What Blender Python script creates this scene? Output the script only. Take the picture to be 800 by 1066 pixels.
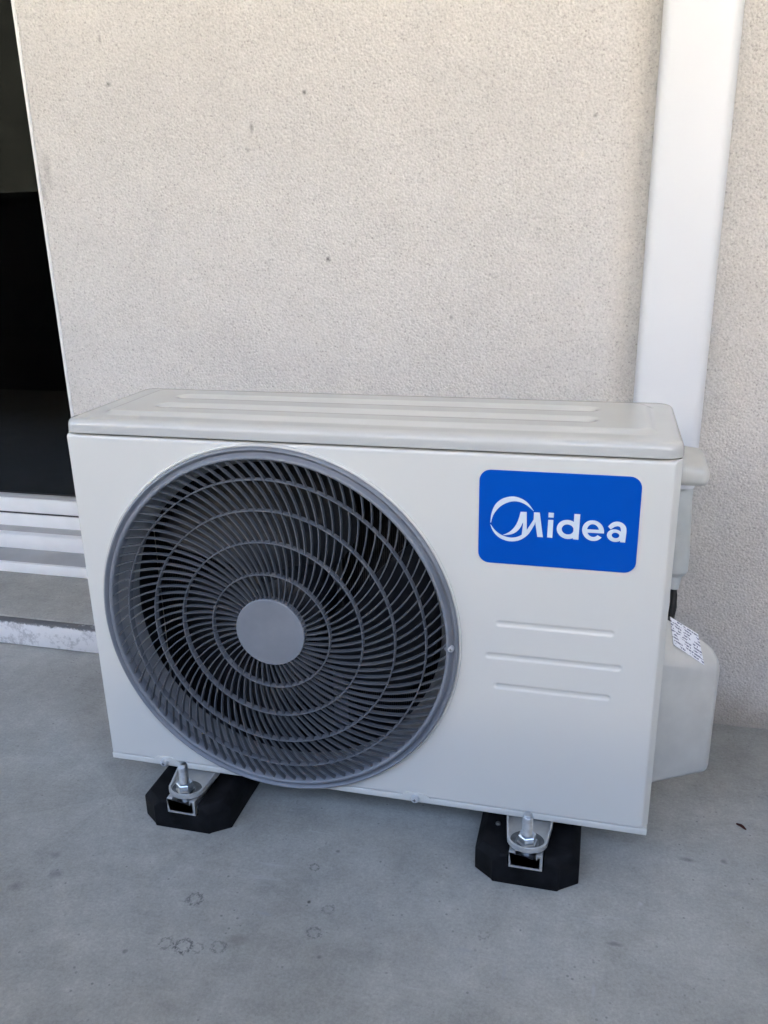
import bpy, bmesh, math, random
from mathutils import Vector, Matrix, noise

random.seed(7)
scene = bpy.context.scene
C = scene.collection
for o in list(bpy.data.objects):
    bpy.data.objects.remove(o)

# ------------------------------------------------------------------ camera
# metres; x along the house wall, y into the house, z up. Front of the unit is y = 0, its left edge x = 0.
F_PX, YAW, PITCH, ROLL = 882.876, 0.256317, -0.333513, -0.022070
CAM = Vector((0.633299, -0.886174, 0.772805))
_r = Vector((math.cos(YAW), math.sin(YAW), 0))
_w = Vector((-math.sin(YAW) * math.cos(PITCH), math.cos(YAW) * math.cos(PITCH), math.sin(PITCH)))
_u = _r.cross(_w)
RT = _r * math.cos(ROLL) + _u * math.sin(ROLL)
UP = -_r * math.sin(ROLL) + _u * math.cos(ROLL)
FW = _w
cam_data = bpy.data.cameras.new('camera')
cam = bpy.data.objects.new('camera', cam_data)
C.objects.link(cam)
cam.matrix_world = Matrix(((RT.x, UP.x, -FW.x, CAM.x), (RT.y, UP.y, -FW.y, CAM.y), (RT.z, UP.z, -FW.z, CAM.z), (0, 0, 0, 1)))
cam_data.sensor_fit = 'VERTICAL'
cam_data.sensor_height = 36.0
cam_data.lens = 36.0 * F_PX / 1066.0
cam_data.clip_start = 0.02
cam_data.clip_end = 500
scene.camera = cam

def pix(px, py, axis, val):
    """photo pixel -> point on the plane axis = val"""
    d = FW + RT * ((px - 400) / F_PX) - UP * ((py - 533) / F_PX)
    t = (val - CAM[axis]) / d[axis]
    return CAM + d * t

# ------------------------------------------------------------------ sky, sun, exposure
SUN_EL, SUN_AZ = math.radians(50), math.radians(20)      # sun stands behind the house: the terrace lies in its shade
world = bpy.data.worlds.new('World')
scene.world = world
world.use_nodes = True
wn = world.node_tree
sky = wn.nodes.new('ShaderNodeTexSky')
sky.sky_type = 'NISHITA'
sky.sun_disc = False
sky.sun_elevation = SUN_EL
sky.sun_rotation = SUN_AZ
sky.air_density = 1.0
sky.dust_density = 8.0
sky.ozone_density = 0.4
wn.links.new(sky.outputs[0], wn.nodes['Background'].inputs[0])
wn.nodes['Background'].inputs[1].default_value = 0.14
sun_data = bpy.data.lights.new('sun', 'SUN')
sun_data.energy = 4.5
sun_data.angle = math.radians(0.5)
sun_data.color = (1.0, 0.95, 0.88)
sun = bpy.data.objects.new('sun', sun_data)
C.objects.link(sun)
sdir = Vector((math.sin(SUN_AZ) * math.cos(SUN_EL), math.cos(SUN_AZ) * math.cos(SUN_EL), math.sin(SUN_EL)))
sun.rotation_euler = sdir.to_track_quat('Z', 'Y').to_euler()
sun.location = sdir * 12
scene.view_settings.view_transform = 'Standard'
scene.view_settings.look = 'None'
scene.view_settings.gamma = 1.0
scene.view_settings.exposure = 4.3
scene.render.engine = 'CYCLES'

# ------------------------------------------------------------------ materials
class NT:
    def __init__(self, name):
        self.m = bpy.data.materials.new(name)
        self.m.use_nodes = True
        self.t = self.m.node_tree
        self.b = self.t.nodes['Principled BSDF']
        self.co = None
    def n(self, kind, **kw):
        x = self.t.nodes.new(kind)
        for k, v in kw.items():
            setattr(x, k, v)
        return x
    def l(self, a, b):
        self.t.links.new(a, b)
    def coord(self):
        if not self.co:
            self.co = self.n('ShaderNodeTexCoord').outputs['Object']
        return self.co
    def noise(self, scale, detail=4, rough=0.6, vec=None, dist=0.0):
        x = self.n('ShaderNodeTexNoise')
        x.inputs['Scale'].default_value = scale
        x.inputs['Detail'].default_value = detail
        x.inputs['Roughness'].default_value = rough
        x.inputs['Distortion'].default_value = dist
        self.l(vec or self.coord(), x.inputs['Vector'])
        return x.outputs['Fac']
    def voro(self, scale, vec=None, feature='F1', rnd=1.0):
        x = self.n('ShaderNodeTexVoronoi', feature=feature)
        x.inputs['Scale'].default_value = scale
        x.inputs['Randomness'].default_value = rnd
        self.l(vec or self.coord(), x.inputs['Vector'])
        return x
    def ramp(self, fac, stops):
        x = self.n('ShaderNodeValToRGB')
        e = x.color_ramp.elements
        while len(e) < len(stops):
            e.new(0.5)
        for el, (p, c) in zip(e, stops):
            el.position = p
            el.color = (c, c, c, 1) if isinstance(c, (int, float)) else (*c, 1)
        self.l(fac, x.inputs[0])
        return x.outputs[0]
    def math(self, op, a, b=None, c=None, clamp=False):
        x = self.n('ShaderNodeMath', operation=op, use_clamp=clamp)
        for i, v in enumerate((a, b, c)):
            if v is None:
                continue
            if isinstance(v, (int, float)):
                x.inputs[i].default_value = v
            else:
                self.l(v, x.inputs[i])
        return x.outputs[0]
    def mix(self, fac, a, b, blend='MIX'):
        x = self.n('ShaderNodeMix', data_type='RGBA', blend_type=blend)
        for s, v in ((0, fac), (6, a), (7, b)):
            if isinstance(v, (int, float)):
                x.inputs[s].default_value = v if s == 0 else (v, v, v, 1)
            elif isinstance(v, tuple):
                x.inputs[s].default_value = (*v, 1)
            else:
                self.l(v, x.inputs[s])
        return x.outputs[2]
    def bump(self, h, strength, dist, prev=None):
        x = self.n('ShaderNodeBump')
        x.inputs['Strength'].default_value = strength
        x.inputs['Distance'].default_value = dist
        self.l(h, x.inputs['Height'])
        if prev:
            self.l(prev, x.inputs['Normal'])
        return x.outputs[0]
    def set(self, **kw):
        for k, v in kw.items():
            s = self.b.inputs[k.replace('_', ' ')]
            if hasattr(v, 'is_output'):
                self.l(v, s)
            elif isinstance(v, tuple):
                s.default_value = (*v, 1) if len(v) == 3 and s.type == 'RGBA' else v
            else:
                s.default_value = v
        return self

M = {}
def plain(name, col, rough=0.5, metal=0.0, var=0.06, scale=30, bump=0.0, bscale=200, **kw):
    t = NT(name)
    nz = t.noise(scale, 3, 0.55)
    f = t.ramp(nz, [(0.3, 1 - var), (0.7, 1 + var)])
    t.set(Base_Color=t.mix(1.0, col, f, 'MULTIPLY'), Metallic=metal)
    t.set(Roughness=rough, **kw)
    if bump:
        t.set(Normal=t.bump(t.noise(bscale, 3), bump, 0.001))
    M[name] = t.m
    return t

# painted steel of the cabinet: faint orange peel and dust
t = NT('cabinet_paint')
dust = t.noise(4, 3, 0.5)
col = t.mix(t.ramp(dust, [(0.2, 0.0), (0.8, 1.0)]), (0.725, 0.718, 0.665), (0.71, 0.70, 0.645))
t.set(Base_Color=col, Roughness=0.16)
t.set(Normal=t.bump(t.noise(420, 2), 0.02, 0.001))
M['cabinet_paint'] = t.m
# cabinet paint made darker for the lid: weaker top light put into the colour
t = NT('lid_shaded_paint')
lid_tone = t.noise(9, 4, 0.6)
t.set(Base_Color=t.mix(t.ramp(lid_tone, [(0.3, 0.0), (0.7, 1.0)]), (0.515, 0.515, 0.485), (0.545, 0.55, 0.52)), Roughness=0.13)
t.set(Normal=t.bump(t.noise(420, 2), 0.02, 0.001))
M['lid_shaded_paint'] = t.m
plain('cabinet_plastic', (0.575, 0.575, 0.54), 0.42, bump=0.06, bscale=500)
plain('grille_plastic', (0.215, 0.23, 0.255), 0.42, var=0.08, bump=0.05, bscale=600)
plain('slat_shaded', (0.10, 0.107, 0.118), 0.4, var=0.1, scale=12)  # same plastic as the grille, darkened for the shade on the slat flanks
plain('ring_plastic', (0.15, 0.16, 0.178), 0.4, var=0.06)
plain('orifice_plastic', (0.30, 0.31, 0.32), 0.4, var=0.1)
plain('fan_plastic', (0.016, 0.018, 0.022), 0.45)
plain('inner_steel', (0.03, 0.033, 0.038), 0.5, metal=0.3)
plain('bracket_steel', (0.42, 0.43, 0.45), 0.35, metal=0.9)
plain('zinc', (0.62, 0.66, 0.70), 0.32, metal=1.0, var=0.15, scale=150)
plain('screw_steel', (0.72, 0.74, 0.76), 0.3, metal=0.55)
plain('foot_steel', (0.52, 0.52, 0.50), 0.38, metal=0.35, var=0.12, scale=60)
plain('washer_steel', (0.20, 0.21, 0.21), 0.42, metal=0.9, var=0.2, scale=120)
plain('aluminium', (0.70, 0.71, 0.72), 0.36, metal=0.85, var=0.08, scale=80)
plain('rubber', (0.0065, 0.0065, 0.0075), 0.75, var=0.7, scale=38, bump=0.35, bscale=420, Specular_IOR_Level=0.18)
plain('cable_rubber', (0.012, 0.012, 0.013), 0.55)
plain('duct_plastic', (0.70, 0.715, 0.735), 0.42, var=0.02, scale=4, bump=0.03, bscale=300)
plain('lagging', (0.56, 0.59, 0.58), 0.6, var=0.06, bump=0.2, bscale=160)
plain('sticker_blue', (0.0005, 0.085, 0.47), 0.3, var=0.03, scale=25, Specular_IOR_Level=0.22)
plain('sticker_white', (0.70, 0.78, 0.84), 0.35, var=0.02)
plain('frame_white', (0.84, 0.86, 0.87), 0.35, var=0.04, scale=14)
plain('track_grey', (0.36, 0.37, 0.38), 0.45, var=0.12, scale=10)
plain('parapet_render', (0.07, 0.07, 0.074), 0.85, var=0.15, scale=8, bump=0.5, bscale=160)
plain('ceiling_paint', (0.22, 0.21, 0.19), 0.8)  # kept dark so the slab throws less light on the lid
plain('facade_render', (0.420, 0.397, 0.349), 0.9, var=0.04, scale=3)
plain('roof_tile', (0.30, 0.12, 0.07), 0.8, var=0.2, scale=8)
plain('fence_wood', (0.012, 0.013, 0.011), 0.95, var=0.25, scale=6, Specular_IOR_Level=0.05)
plain('grommet_rubber', (0.10, 0.105, 0.105), 0.5, var=0.3, scale=90)
plain('gasket', (0.02, 0.02, 0.022), 0.6)
plain('room_dark', (0.05, 0.05, 0.055), 0.8)
plain('bead_white', (0.80, 0.79, 0.77), 0.6, var=0.06, scale=60)
plain('dry_leaf', (0.10, 0.025, 0.016), 0.7, var=0.3, scale=300)

# coil: fine vertical fins
t = NT('coil_fins')
wv = t.n('ShaderNodeTexWave', wave_type='BANDS', bands_direction='X')
wv.inputs['Scale'].default_value = 110
t.l(t.coord(), wv.inputs['Vector'])
t.set(Base_Color=t.mix(wv.outputs['Fac'], (0.015, 0.017, 0.02), (0.07, 0.075, 0.085)), Metallic=0.6, Roughness=0.5)
M['coil_fins'] = t.m

# door glass
t = NT('door_glass')
t.set(Base_Color=(0.20, 0.22, 0.23), Roughness=0.012, Transmission_Weight=1.0, IOR=1.5)
M['door_glass'] = t.m

# label on the valve cover: rows of tiny illegible print
t = NT('rating_label')
sep = t.n('ShaderNodeSeparateXYZ'); t.l(t.coord(), sep.inputs[0])
rows = t.math('GREATER_THAN', t.math('FRACT', t.math('MULTIPLY', sep.outputs['Y'], 230.0)), 0.45)
mp = t.n('ShaderNodeMapping'); t.l(t.coord(), mp.inputs[0]); mp.inputs['Scale'].default_value = (800, 230, 1)
words = t.math('GREATER_THAN', t.noise(1.0, 1, 0.5, vec=mp.outputs[0]), 0.42)
blocks = t.math('GREATER_THAN', t.noise(120, 1, 0.5), 0.47)
ink = t.math('MULTIPLY', t.math('MULTIPLY', rows, words), blocks)
t.set(Base_Color=t.mix(ink, (0.84, 0.87, 0.92), (0.16, 0.18, 0.26)), Roughness=0.4)
M['rating_label'] = t.m

# roughcast wall
t = NT('roughcast')
co = t.coord()
big = t.noise(1.3, 5, 0.6)
mid_ = t.noise(14, 5, 0.6)
g1 = t.noise(300, 3, 0.6, dist=0.3)
v1 = t.voro(270).outputs['Distance']
g2 = t.noise(130, 4, 0.65)
relief = t.math('ADD', t.math('MULTIPLY', g1, 0.7), t.math('MULTIPLY', v1, -0.8))
relief = t.math('ADD', relief, t.math('MULTIPLY', g2, 0.7))
base = t.mix(t.ramp(big, [(0.3, 0.0), (0.7, 1.0)]), (0.60, 0.578, 0.545), (0.635, 0.612, 0.578))
base = t.mix(1.0, base, t.ramp(mid_, [(0.3, 0.965), (0.7, 1.03)]), 'MULTIPLY')
grain = t.ramp(t.noise(310, 4, 0.8), [(0.32, 0.66), (0.45, 0.98), (0.55, 1.03), (0.68, 1.18)])
base = t.mix(1.0, base, grain, 'MULTIPLY')
# scattered dark pits
pv = t.voro(150)
pit = t.math('MULTIPLY', t.ramp(pv.outputs['Distance'], [(0.14, 1.0), (0.26, 0.0)]), t.ramp(t.noise(70, 2), [(0.42, 0.0), (0.60, 0.55)]))
base = t.mix(pit, base, (0.27, 0.255, 0.23))
sepd = t.n('ShaderNodeSeparateXYZ'); t.l(co, sepd.inputs[0])
low = t.math('ADD', sepd.outputs['Z'], t.math('MULTIPLY', t.math('SUBTRACT', t.noise(12, 5, 0.7), 0.5), 0.16))
base = t.mix(t.ramp(low, [(0.0, 0.55), (0.07, 0.0)]), base, (0.33, 0.29, 0.23))     # splash dirt along the foot of the wall
# a few dirty marks with a place of their own
sepx = t.n('ShaderNodeSeparateXYZ'); t.l(co, sepx.inputs[0])
def spot(t, sep, x, z, rx, rz, wob, amp=0.8, ax=('X', 'Z')):
    dx = t.math('DIVIDE', t.math('SUBTRACT', sep.outputs[ax[0]], x), rx)
    dz = t.math('DIVIDE', t.math('SUBTRACT', sep.outputs[ax[1]], z), rz)
    d = t.math('SQRT', t.math('ADD', t.math('MULTIPLY', dx, dx), t.math('MULTIPLY', dz, dz)))
    d = t.math('ADD', d, t.math('MULTIPLY', wob, 1.6))
    return t.math('MULTIPLY', t.math('SUBTRACT', 2.05, d, clamp=True), amp, clamp=True)
wob = t.noise(160, 3, 0.7)
for px, py, rx, rz, amp in ((342, 270, .0035, .004, .85), (262, 133, .004, .008, .55), (258, 156, .004, .004, .4), (317, 96, .003, .003, .8),
                           (49, 178, .008, .03, .28), (46, 198, .006, .02, .22), (104, 42, .003, .007, .45), (113, 88, .004, .004, .6), (620, 120, .004, .003, .5), (470, 330, .003, .004, .5)):
    P = pix(px, py, 1, 0.372)
    base = t.mix(spot(t, sepx, P.x, P.z, rx, rz, wob, amp), base, (0.10, 0.095, 0.09))
t.set(Base_Color=base, Roughness=0.92, Specular_IOR_Level=0.25)
t.set(Normal=t.bump(relief, 0.70, 0.0024))
M['roughcast'] = t.m

# terrace: smooth grey screed with stains, specks and dried drops
t = NT('terrace_screed')
co = t.coord()
sep = t.n('ShaderNodeSeparateXYZ'); t.l(co, sep.inputs[0])
m1 = t.noise(2.2, 7, 0.62, dist=0.3)
m2 = t.noise(11, 6, 0.7)
mapn = t.n('ShaderNodeMapping'); t.l(co, mapn.inputs[0]); mapn.inputs['Scale'].default_value = (6, 30, 6); mapn.inputs['Rotation'].default_value = (0, 0, 0.5)
m3 = t.noise(1.0, 6, 0.7, vec=mapn.outputs[0])
base = t.mix(t.ramp(m1, [(0.3, 0.0), (0.7, 1.0)]), (0.345, 0.348, 0.326), (0.425, 0.424, 0.394))
base = t.mix(1.0, base, t.ramp(m2, [(0.25, 0.80), (0.75, 1.17)]), 'MULTIPLY')
base = t.mix(1.0, base, t.ramp(m3, [(0.3, 0.955), (0.7, 1.04)]), 'MULTIPLY')
base = t.mix(1.0, base, t.ramp(t.noise(34, 5, 0.7), [(0.28, 0.90), (0.72, 1.09)]), 'MULTIPLY')
base = t.mix(1.0, base, t.ramp(t.noise(280, 4, 0.8), [(0.3, 0.84), (0.7, 1.14)]), 'MULTIPLY')
base = t.mix(1.0, base, t.ramp(t.noise(150, 4, 0.75), [(0.3, 0.91), (0.7, 1.08)]), 'MULTIPLY')
base = t.mix(1.0, base, t.ramp(t.noise(3.6, 4, 0.6, dist=1.2), [(0.30, 0.86), (0.48, 1.0)]), 'MULTIPLY')
fl = t.voro(26)
fleck = t.math('MULTIPLY', t.ramp(fl.outputs['Distance'], [(0.035, 1.0), (0.06, 0.0)]), t.ramp(t.noise(14, 2), [(0.58, 0.0), (0.62, 0.6)]))
base = t.mix(fleck, base, (0.36, 0.37, 0.38))
pr_ = t.voro(95)
pores = t.math('MULTIPLY', t.ramp(pr_.outputs['Distance'], [(0.10, 1.0), (0.18, 0.0)]), t.ramp(t.noise(22, 3), [(0.50, 0.0), (0.62, 0.6)]))
base = t.mix(pores, base, (0.13, 0.135, 0.14))
mps = t.n('ShaderNodeMapping'); t.l(co, mps.inputs[0]); mps.inputs['Scale'].default_value = (9, 75, 9); mps.inputs['Rotation'].default_value = (0, 0, -0.9)
scuff = t.math('MULTIPLY', t.ramp(t.noise(1.0, 4, 0.7, vec=mps.outputs[0]), [(0.60, 0.0), (0.70, 0.5)]), t.ramp(t.noise(5, 3), [(0.50, 0.0), (0.62, 1.0)]))
base = t.mix(scuff, base, (0.50, 0.51, 0.51))
fl2 = t.voro(19)
dots = t.math('MULTIPLY', t.ramp(fl2.outputs['Distance'], [(0.04, 1.0), (0.075, 0.0)]), t.ramp(t.noise(9, 2), [(0.57, 0.0), (0.62, 0.55)]))
base = t.mix(dots, base, (0.07, 0.073, 0.078))
wob = t.noise(230, 3, 0.75)
brk = t.ramp(t.noise(210, 4, 0.8), [(0.42, 0.0), (0.52, 1.0)])
for px, py, rad, amp in ((203, 936, 7, .8), (191, 985, 7.5, 1.0), (173, 982, 6, .6), (228, 986, 6, .6), (206, 987, 5, .5), (328, 903, 4.5, .8),
                         (327, 971, 6, .7), (342, 947, 5, .5), (504, 973, 5, .35)):
    P = pix(px, py, 2, 0.0)
    R = rad * 0.00118
    dx = t.math('SUBTRACT', sep.outputs['X'], P.x)
    dy = t.math('SUBTRACT', sep.outputs['Y'], P.y)
    d = t.math('SQRT', t.math('ADD', t.math('MULTIPLY', dx, dx), t.math('MULTIPLY', dy, dy)))
    d = t.math('ADD', d, t.math('MULTIPLY', t.math('SUBTRACT', wob, 0.5), R * 2.2))
    e = t.math('SUBTRACT', 1.0, t.math('DIVIDE', t.math('ABSOLUTE', t.math('SUBTRACT', d, R)), R * 0.38), clamp=True)
    base = t.mix(t.math('MULTIPLY', t.math('MULTIPLY', e, brk), amp, clamp=True), base, (0.07, 0.073, 0.077))
wob2 = t.noise(90, 3, 0.7)
for px, py, rx, ry, amp, cc in ((247, 978, .012, .008, .35, (0.15, 0.14, 0.11)), (59, 909, .009, .009, .4, (0.09, 0.093, 0.10)), (17, 923, .009, .009, .4, (0.09, 0.093, 0.10)), (58, 890, .007, .007, .35, (0.1, 0.1, 0.105)),
                              (275, 951, .011, .003, .8, (0.34, 0.35, 0.36)), (525, 1012, .002, .011, .55, (0.36, 0.37, 0.38)), (618, 1032, .002, .010, .8, (0.42, 0.43, 0.44)), (485, 989, .009, .003, .6, (0.34, 0.35, 0.36)),
                              (445, 937, .003, .003, .8, (0.45, 0.46, 0.47)), (667, 941, .003, .003, .9, (0.5, 0.5, 0.5)), (322, 939, .0025, .0025, 1, (0.04, 0.04, 0.045)), (716, 895, .010, .004, .5, (0.08, 0.08, 0.085)),
                              (754, 897, .004, .004, .5, (0.08, 0.08, 0.085)), (641, 983, .009, .003, .5, (0.09, 0.09, 0.095)), (652, 955, .006, .006, .35, (0.3, 0.31, 0.32)), (760, 930, .014, .005, .3, (0.28, 0.29, 0.3))):
    P = pix(px, py, 2, 0.0)
    base = t.mix(spot(t, sep, P.x, P.y, rx, ry, wob2, amp, ('X', 'Y')), base, cc)
t.set(Base_Color=base, Roughness=t.ramp(m2, [(0.3, 0.50), (0.7, 0.64)]), Specular_IOR_Level=0.4)
hb = t.math('ADD', t.math('MULTIPLY', m3, 0.6), t.math('MULTIPLY', t.noise(260, 4, 0.7), 0.25))
t.set(Normal=t.bump(hb, 0.35, 0.002))
M['terrace_screed'] = t.m

# chipped white render on the front of the step
t = NT('step_render')
nz = t.noise(45, 6, 0.75)
base = t.mix(t.ramp(nz, [(0.40, 0.0), (0.50, 1.0)]), (0.52, 0.53, 0.54), (0.76, 0.77, 0.78))
sep = t.n('ShaderNodeSeparateXYZ'); t.l(t.coord(), sep.inputs[0])
edge = t.math('ADD', sep.outputs['Z'], t.math('MULTIPLY', t.math('SUBTRACT', t.noise(60, 4, 0.7), 0.5), 0.022))
base = t.mix(t.ramp(edge, [(0.0475, 0.0), (0.0505, 1.0)]), base, (0.15, 0.155, 0.16))
t.set(Base_Color=base, Roughness=0.8, Normal=t.bump(nz, 0.5, 0.003))
M['step_render'] = t.m

# ------------------------------------------------------------------ mesh helpers
def link(name, me, mat, parent=None, smooth=None):
    o = bpy.data.objects.new(name, me)
    C.objects.link(o)
    if mat is not None:
        if not me.materials:
            me.materials.append(M[mat])
    if parent is not None:
        o.parent = parent
    return o

def finish(bm, name, mat, parent=None, smooth=True, angle=35):
    bmesh.ops.recalc_face_normals(bm, faces=bm.faces[:])
    me = bpy.data.meshes.new(name)
    bm.to_mesh(me)
    bm.free()
    if smooth:
        for p in me.polygons:
            p.use_smooth = True
        me.set_sharp_from_angle(angle=math.radians(angle))
    return link(name, me, mat, parent)

def tag(o, label, cat, group=None):
    o['label'] = label
    o['category'] = cat
    if group:
        o['group'] = group
    return o

def empty(name, loc=(0, 0, 0)):
    o = bpy.data.objects.new(name, None)
    o.location = loc
    o.empty_display_size = 0.05
    C.objects.link(o)
    return o

def box(bm, x0, x1, y0, y1, z0, z1, bev=0.0, seg=2):
    r = bmesh.ops.create_cube(bm, size=1.0)
    vs = r['verts']
    for v in vs:
        v.co = Vector(((x0 + x1) / 2 + v.co.x * (x1 - x0), (y0 + y1) / 2 + v.co.y * (y1 - y0), (z0 + z1) / 2 + v.co.z * (z1 - z0)))
    if bev > 0:
        es = list({e for v in vs for e in v.link_edges})
        bmesh.ops.bevel(bm, geom=es, offset=bev, segments=seg, affect='EDGES', profile=0.5)

def one_box(name, mat, parent, *a, **k):
    bm = bmesh.new()
    box(bm, *a, **k)
    return finish(bm, name, mat, parent)

def lathe(bm, prof, n=96, centre=(0, 0, 0), axis='y', closed=False):
    """prof: (radius, along) pairs"""
    rings = []
    for r, h in prof:
        ring = []
        for i in range(n):
            a = 2 * math.pi * i / n
            c, s = r * math.cos(a), r * math.sin(a)
            p = (c, h, s) if axis == 'y' else ((c, s, h) if axis == 'z' else (h, c, s))
            ring.append(bm.verts.new((p[0] + centre[0], p[1] + centre[1], p[2] + centre[2])))
        rings.append(ring)
    m = len(rings)
    for k in range(m if closed else m - 1):
        A, B = rings[k], rings[(k + 1) % m]
        for i in range(n):
            j = (i + 1) % n
            bm.faces.new((A[i], A[j], B[j], B[i]))
    return rings

def cap(bm, ring):
    bm.faces.new(ring)

def tube(bm, pts, r, n=12, caps=True):
    pts = [Vector(p) for p in pts]
    rings = []
    ref = Vector((0.3, 0.2, 1)).normalized()
    for i, p in enumerate(pts):
        d = (pts[min(i + 1, len(pts) - 1)] - pts[max(i - 1, 0)]).normalized()
        a = d.cross(ref)
        if a.length < 1e-3:
            a = d.cross(Vector((1, 0, 0)))
        a.normalize()
        b = d.cross(a)
        rr = r[i] if isinstance(r, (list, tuple)) else r
        rings.append([bm.verts.new(p + (a * math.cos(2 * math.pi * k / n) + b * math.sin(2 * math.pi * k / n)) * rr) for k in range(n)])
    for A, B in zip(rings, rings[1:]):
        for k in range(n):
            bm.faces.new((A[k], A[(k + 1) % n], B[(k + 1) % n], B[k]))
    if caps:
        bm.faces.new(rings[0])
        bm.faces.new(rings[-1][::-1])

def prism(bm, poly, y0, y1, axis='y'):
    """poly of (a, b) extruded along an axis"""
    def P(a, b, h):
        return (a, h, b) if axis == 'y' else ((a, b, h) if axis == 'z' else (h, a, b))
    A = [bm.verts.new(P(a, b, y0)) for a, b in poly]
    B = [bm.verts.new(P(a, b, y1)) for a, b in poly]
    n = len(poly)
    for i in range(n):
        bm.faces.new((A[i], A[(i + 1) % n], B[(i + 1) % n], B[i]))
    bm.faces.new(A)
    bm.faces.new(B[::-1])

def rrect(x0, x1, z0, z1, r, n=6):
    out = []
    for cx, cz, a0 in ((x1 - r, z1 - r, 0), (x0 + r, z1 - r, 90), (x0 + r, z0 + r, 180), (x1 - r, z0 + r, 270)):
        for k in range(n + 1):
            a = math.radians(a0 + 90 * k / n)
            out.append((cx + r * math.cos(a), cz + r * math.sin(a)))
    return out

def sstep(a, b, x):
    t = min(1, max(0, (x - a) / (b - a)))
    return t * t * (3 - 2 * t)

def sd_rect(x, y, x0, x1, y0, y1, r):
    qx = abs(x - (x0 + x1) / 2) - (x1 - x0) / 2 + r
    qy = abs(y - (y0 + y1) / 2) - (y1 - y0) / 2 + r
    return math.hypot(max(qx, 0), max(qy, 0)) + min(max(qx, qy), 0) - r

# ------------------------------------------------------------------ setting
WY = 0.372           # face of the house wall
JX = -0.2488         # right jamb of the door opening
bm = bmesh.new()
s = 60
vs = [bm.verts.new(p) for p in ((-s, -s, 0), (s, -s, 0), (s, s, 0), (-s, s, 0))]
bm.faces.new(vs)
g = finish(bm, 'terrace_floor', 'terrace_screed', smooth=False)
g['kind'] = 'structure'

hw = empty('house_wall', (0.5, WY, 0))
tag(hw, 'cream roughcast house wall with a door opening at its left edge', 'wall')
def wbox(name, mat, *a, **k):
    o = one_box(name, mat, None, *a, **k)
    o.parent = hw
    o.matrix_parent_inverse = Matrix.Translation(hw.location).inverted()
    return o
bm = bmesh.new()
box(bm, JX, 9, WY, WY + 0.44, -0.05, 3.2)
box(bm, -9, -2.30, WY, WY + 0.44, -0.05, 3.2)
box(bm, -2.30, JX, WY, WY + 0.44, 2.20, 3.2)
o = finish(bm, 'wall_render', 'roughcast', hw, smooth=False)
o.matrix_parent_inverse = Matrix.Translation(hw.location).inverted()
wbox('corner_bead', 'bead_white', JX - 0.0015, JX + 0.0035, WY - 0.002, WY + 0.05, 0.056, 2.20, bev=0.0008)
bm = bmesh.new()
box(bm, -9, 9, WY + 0.4402, 6, 2.5, 3.2)     # the house behind keeps the sun off the terrace
box(bm, -9, 9, WY, 6, 3.2002, 4.6)
o = finish(bm, 'upper_floor', 'roughcast', hw, smooth=False)
o.matrix_parent_inverse = Matrix.Translation(hw.location).inverted()

# slab of the balcony above: the terrace is a loggia, open between parapet and ceiling
cs = one_box('balcony_slab', 'ceiling_paint', None, -9, 9, -1.95, WY - 0.002, 2.45, 2.72)
ew = one_box('added_end_wall', 'roughcast', None, 2.25, 2.45, -1.27, WY - 0.003, 0.0, 2.449)  # unseen wall added to dim the light from the right
tag(ew, 'added roughcast end wall, unseen, dimming the light from the right', 'wall')
tag(cs, 'dark painted balcony slab roofing the terrace, unseen overhead', 'ceiling')

# dim room behind the glass
bm = bmesh.new()
box(bm, -4.0, 1.5, WY + 0.445, 4.6, 0.05, 2.45)
bmesh.ops.reverse_faces(bm, faces=bm.faces[:])
fr = [f for f in bm.faces if abs(f.calc_center_median().y - (WY + 0.445)) < 1e-3]
bmesh.ops.delete(bm, geom=fr, context='FACES')
me = bpy.data.meshes.new('room'); bm.to_mesh(me); bm.free()
o = link('room', me, 'room_dark'); o['kind'] = 'structure'

# concrete step in the door opening
st = empty('door_step', (-1.2, WY, 0))
tag(st, 'low grey concrete step with chipped white front below the glass door', 'step')
for nm, mt, a in (('step_slab', 'terrace_screed', (-2.29, JX - 0.002, WY + 0.012, 0.80, 0.0, 0.0545)), ('step_front', 'step_render', (-2.29, JX - 0.002, WY - 0.006, WY + 0.0118, 0.002, 0.0525))):
    o = one_box(nm, mt, None, *a, bev=0.002)
    o.parent = st; o.matrix_parent_inverse = Matrix.Translation(st.location).inverted()

# sliding door: threshold profiles, tracks, sash and pane
dr = empty('sliding_door', (-1.2, 0.60, 0.055))
tag(dr, 'dark glass sliding door with white stepped bottom track at left edge', 'door')
DI = Matrix.Translation(dr.location).inverted()
def dbox(name, mat, *a, **k):
    o = one_box(name, mat, None, *a, **k)
    o.parent = dr; o.matrix_parent_inverse = DI
    return o
X0, X1 = -2.28, JX - 0.004
dbox('threshold', 'frame_white', X0, X1, 0.573, 0.583, 0.0555, 0.0775, bev=0.001)
dbox('outer_track', 'track_grey', X0, X1, 0.5832, 0.662, 0.0555, 0.0755)
dbox('track_rail', 'frame_white', X0, X1, 0.655, 0.675, 0.0757, 0.1105, bev=0.0015)
dbox('inner_track', 'track_grey', X0, X1, 0.6752, 0.712, 0.0757, 0.1085)
dbox('frame_rail', 'frame_white', X0, X1, 0.7125, 0.730, 0.0757, 0.1375, bev=0.0015)
dbox('seal', 'gasket', X0, X1, 0.7165, 0.733, 0.1376, 0.1415)
sash = dbox('sash_rail', 'frame_white', X0, X1, 0.7145, 0.750, 0.1417, 0.1755, bev=0.002)
dbox('glazing_bead', 'track_grey', X0, X1, 0.7185, 0.745, 0.1756, 0.1835, bev=0.001)
dbox('stile', 'frame_white', X1 - 0.05, X1, 0.7146, 0.750, 0.1836, 2.12, bev=0.002)
dbox('stile', 'frame_white', X0, X0 + 0.06, 0.7146, 0.750, 0.1836, 2.12, bev=0.002)
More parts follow.
